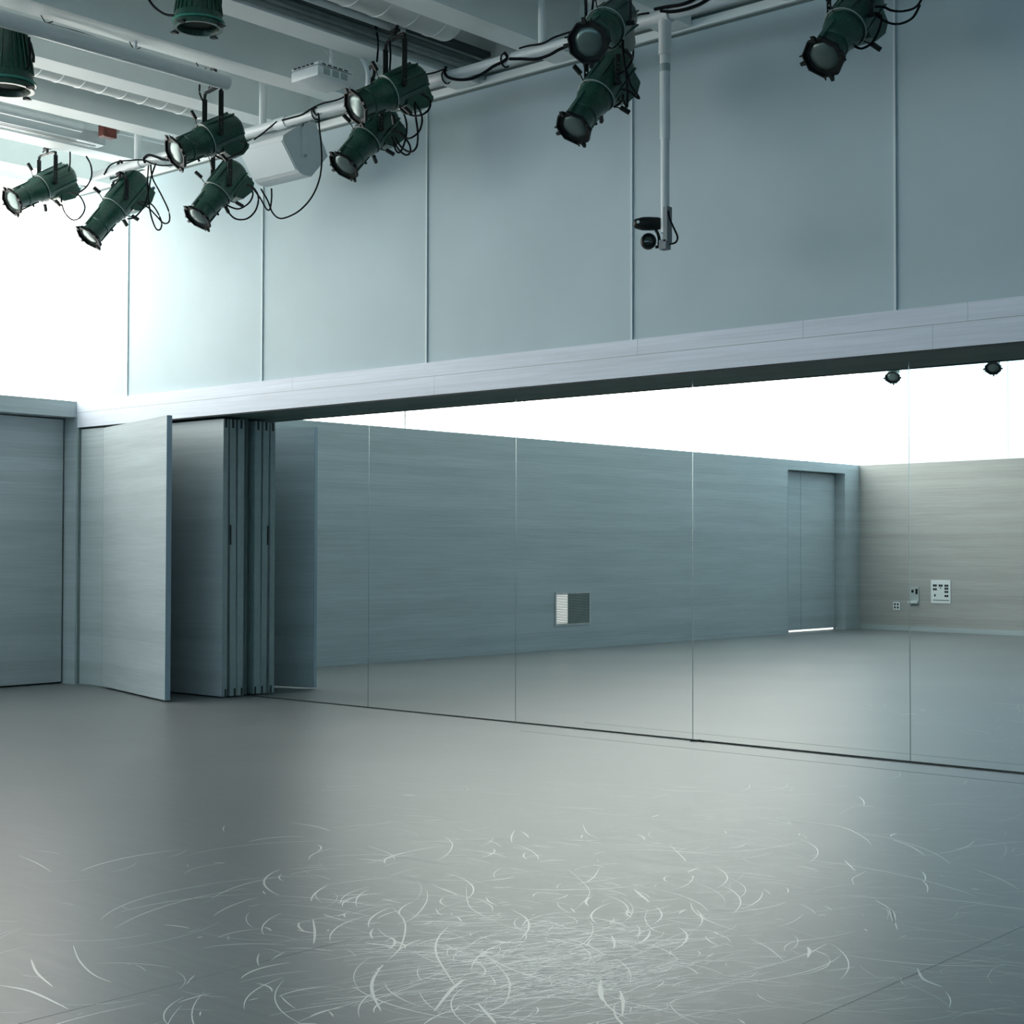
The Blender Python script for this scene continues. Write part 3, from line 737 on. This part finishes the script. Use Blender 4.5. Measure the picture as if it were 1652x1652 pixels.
for (u, v_), lab in (((720, 114), 'black tie where the sagging cable starts'), ((815, 92), 'black bow tie at the middle of the pipe'), ((510, 178), 'black tie above the right end of the loudspeaker')):
    P = aty(u, v_, PY)
    M = Matrix.Translation((0, 0, 0))
    o = MB().tube([(0, .052*math.cos(a), .052*math.sin(a)) for a in [2*PI*k/12 for k in range(13)]], .006, 6, 1).build('cable_tie', M_cable, loc=(P.x, PY, PZ))
    tag(o, lab, 'cable tie', 'black ties on the lighting pipe')

# ------------------------------------------------------------------ scuff marks on the vinyl
def scuff_mat(name, col, alpha):
    m = mat(name, col, .3); b = m.node_tree.nodes['Principled BSDF']; b.inputs['Alpha'].default_value = alpha; return m
def ribbon(g, pts, w0):
    n = len(pts); vs = []
    for i, p in enumerate(pts):
        d = (pts[min(i+1, n-1)]-pts[max(i-1, 0)]); d.z = 0; d.normalize()
        s_ = Vector((-d.y, d.x, 0)); w_ = w0*math.sin(PI*(i+.35)/(n-.3))**.7
        vs += [p+s_*w_, p-s_*w_]
    g.poly(vs, [(2*i, 2*i+1, 2*i+3, 2*i+2) for i in range(n-1)])
def arc(c, r, a0, a1, w0, g, z=.0018, ecc=1, n=14):
    rot = random.uniform(0, PI)
    pts = []
    for i in range(n):
        a = a0+(a1-a0)*i/(n-1)
        q = Vector((r*math.cos(a), r*ecc*math.sin(a), 0)); q.rotate(Matrix.Rotation(rot, 3, 'Z'))
        pts.append(Vector((c.x, c.y, z))+q)
    ribbon(g, pts, w0)
def fp(u, v_): return atz(u, v_, 0)
gs = [MB(), MB(), MB()]
rnd = random.Random(3)
def scatter(n, u0, u1, v0, v1, rmin, rmax, wmin, wmax, gi, gaus=True):
    for _ in range(n):
        if gaus:
            u = rnd.gauss((u0+u1)/2, (u1-u0)/4); v_ = rnd.gauss((v0+v1)/2, (v1-v0)/4)
        else: u = rnd.uniform(u0, u1); v_ = rnd.uniform(v0, v1)
        v_ = max(v_, 1215)
        c = fp(u, v_)
        r = rmin*(rmax/rmin)**rnd.random(); a0 = rnd.uniform(0, 2*PI); sp = rnd.uniform(.12, 1.15)
        arc(c+Vector((-r*math.cos(a0), -r*math.sin(a0), 0)), r, a0, a0+sp, rnd.uniform(wmin, wmax), gs[gi], z=.0003+.0001*gi+rnd.uniform(0, .00008), ecc=rnd.uniform(.7, 1))
scatter(270, 500, 1250, 1330, 1650, .12, .8, .0014, .0034, 0)
scatter(120, 520, 1150, 1400, 1660, .2, 1.2, .0012, .0028, 0)
scatter(90, 1000, 1652, 1260, 1560, .1, .7, .001, .0022, 1, False)
scatter(60, 0, 520, 1380, 1650, .15, .9, .001, .0025, 1, False)
scatter(80, 500, 1200, 1340, 1640, .15, .7, .0025, .0055, 2)
scatter(22, 300, 1600, 1300, 1640, .15, .5, .003, .007, 2, False)
# long fine streaks lying roughly across the view
for _ in range(360):
    u = rnd.gauss(900, 130); v_ = rnd.gauss(1560, 40)
    c = fp(u, min(v_, 1660)); th = math.atan2(R0.y, R0.x)+rnd.gauss(.35, .3); L_ = rnd.uniform(.08, .6)
    d = Vector((math.cos(th), math.sin(th), 0)); b = Vector((-d.y, d.x, 0))*rnd.uniform(-.04, .04)
    c.z = .00035
    ribbon(gs[0 if rnd.random() < .8 else 2], [c-d*L_/2, c-d*L_*.2+b, c+d*L_*.2+b, c+d*L_/2], rnd.uniform(.001, .003))
for _ in range(420):
    u = rnd.uniform(480, 1652); v_ = rnd.uniform(1260, 1640)
    c = fp(u, v_); th = math.atan2(R0.y, R0.x)+rnd.gauss(0, .5); L_ = rnd.uniform(.05, .5)
    d = Vector((math.cos(th), math.sin(th), 0)); b = Vector((-d.y, d.x, 0))*rnd.uniform(-.03, .03)
    c.z = .0003
    ribbon(gs[1], [c-d*L_/2, c-d*L_*.2+b, c+d*L_*.2+b, c+d*L_/2], rnd.uniform(.0006, .0015))
def signature(pts, w_, gi=2):
    P = [fp(u, v_) for u, v_ in pts]
    Q = []
    for i in range(len(P)-1):
        a = P[max(i-1, 0)]; b = P[i]; c = P[i+1]; d = P[min(i+2, len(P)-1)]
        for k in range(5):
            t_ = k/5; Q.append(.5*((2*b)+(c-a)*t_+(2*a-5*b+4*c-d)*t_*t_+(3*b-a-3*c+d)*t_**3))
    Q.append(P[-1])
    for q in Q: q.z = .0006
    ribbon(gs[gi], Q, w_)
for pts, w_ in [
  ([(633, 1464), (650, 1482), (654, 1500), (645, 1530), (625, 1550)], .005), ([(618, 1556), (602, 1580), (601, 1602), (615, 1632)], .009),
  ([(724, 1494), (706, 1515), (704, 1540), (722, 1572), (738, 1596)], .006), ([(822, 1466), (848, 1481), (853, 1498), (838, 1518)], .006),
  ([(762, 1530), (800, 1555), (822, 1585), (815, 1618), (790, 1632)], .004), ([(689, 1437), (688, 1455), (668, 1480), (640, 1492)], .004),
  ([(592, 1364), (630, 1378), (637, 1388)], .003), ([(718, 1350), (730, 1362), (722, 1378), (705, 1388)], .004),
  ([(752, 1430), (756, 1460), (775, 1475), (795, 1485)], .003), ([(967, 1400), (958, 1415), (940, 1425), (905, 1432)], .005),
  ([(915, 1402), (945, 1428), (950, 1445), (925, 1470)], .003), ([(1022, 1435), (1035, 1445), (1048, 1456)], .009),
  ([(1250, 1320), (1310, 1327), (1360, 1335), (1392, 1350), (1406, 1363)], .005), ([(1385, 1285), (1393, 1292), (1394, 1300)], .004),
  ([(1440, 1355), (1470, 1366), (1492, 1380)], .006), ([(1412, 1452), (1436, 1467), (1440, 1478), (1448, 1500)], .006), ([(1436, 1466), (1440, 1475), (1443, 1488)], .016),
  ([(1540, 1370), (1600, 1362), (1650, 1358)], .003), ([(1488, 1420), (1496, 1430), (1496, 1440)], .004), ([(1362, 1388), (1380, 1405)], .006),
  ([(1080, 1363), (1103, 1385), (1106, 1390)], .004), ([(1045, 1467), (1041, 1485), (1060, 1503), (1110, 1512)], .003),
  ([(118, 1525), (128, 1550), (150, 1572), (180, 1585)], .005), ([(50, 1548), (60, 1570), (85, 1592)], .007), ([(0, 1590), (50, 1600), (110, 1628)], .009),
  ([(30, 1380), (60, 1393), (83, 1407)], .004), ([(1205, 1512), (1240, 1530), (1265, 1551)], .004), ([(1303, 1528), (1306, 1535), (1303, 1545)], .01),
  ([(1480, 1562), (1490, 1580), (1520, 1592)], .008), ([(505, 1483), (508, 1505), (506, 1523)], .007), ([(940, 1330), (948, 1345), (966, 1352)], .003),
  ([(970, 1580), (968, 1600), (972, 1615)], .011), ([(1000, 1598), (1005, 1615), (1004, 1640)], .008), ([(700, 1632), (730, 1595), (750, 1580)], .010),
  ([(1398, 1405), (1385, 1412), (1375, 1418), (1378, 1428)], .003), ([(770, 1618), (790, 1640), (800, 1652)], .008), ([(830, 1340), (825, 1350), (826, 1360)], .006)]:
    signature(pts, w_*.7)
for i, (gg, c_, al) in enumerate(zip(gs, ((.90, .92, .90), (.88, .90, .90), (.94, .95, .91)), (.85, .6, .75))):
    o = gg.build('scuff_marks', scuff_mat('scuff_%d' % i, c_, al), fl); o['kind'] = 'stuff'; o['label'] = 'pale curved scuff marks' if i != 1 else 'faint fine scuff marks'
# small black crumb by the mirror foot
P = fp(1130, 1196); o = MB().tube([(-.05, -.03, .004), (-.01, 0, .006), (.03, .01, .004), (.06, .0, .004)], .004, 6, 2).build('tape_scrap', M_cable, loc=(P.x, -.03, 0))
tag(o, 'tiny scrap of black tape at the foot of the mirrors', 'scrap')

# ------------------------------------------------------------------ pieces that belong to a part go under that part
NEST = {'lens': 'gel_frame', 'shutter_handle': 'barrel', 'focus_knob': 'barrel', 'plug': 'lamp_cap', 'pivot_knob': 'housing',
        'top_pivot': 'panel_leaf', 'floor_bolt': 'panel_leaf', 'pull': 'panel_leaf', 'hinge': 'door_leaf', 'socket': 'cover_plate',
        'duct_ring': 'duct_shell', 'bracket_knob': 'bracket', 'vent': 'housing', 'front_lens': 'lens_barrel', 'emblem': 'head_cover',
        'cooling_fins': 'housing', 'frame_clip': 'housing', 'horn': 'housing', 'reflector_strip': 'housing', 'sticker': 'upper_tube'}
base = lambda o: o.name.split('.')[0]
for root in [o for o in bpy.data.objects if o.parent is None and o.get('label')]:
    ch = kids(root)
    for c in ch:
        want = NEST.get(base(c))
        host = next((h for h in ch if base(h) == want), None) if want else None
        if host and base(root) not in ('projector_',):
            c.parent = host; c.matrix_parent_inverse = host.matrix_basis.inverted()
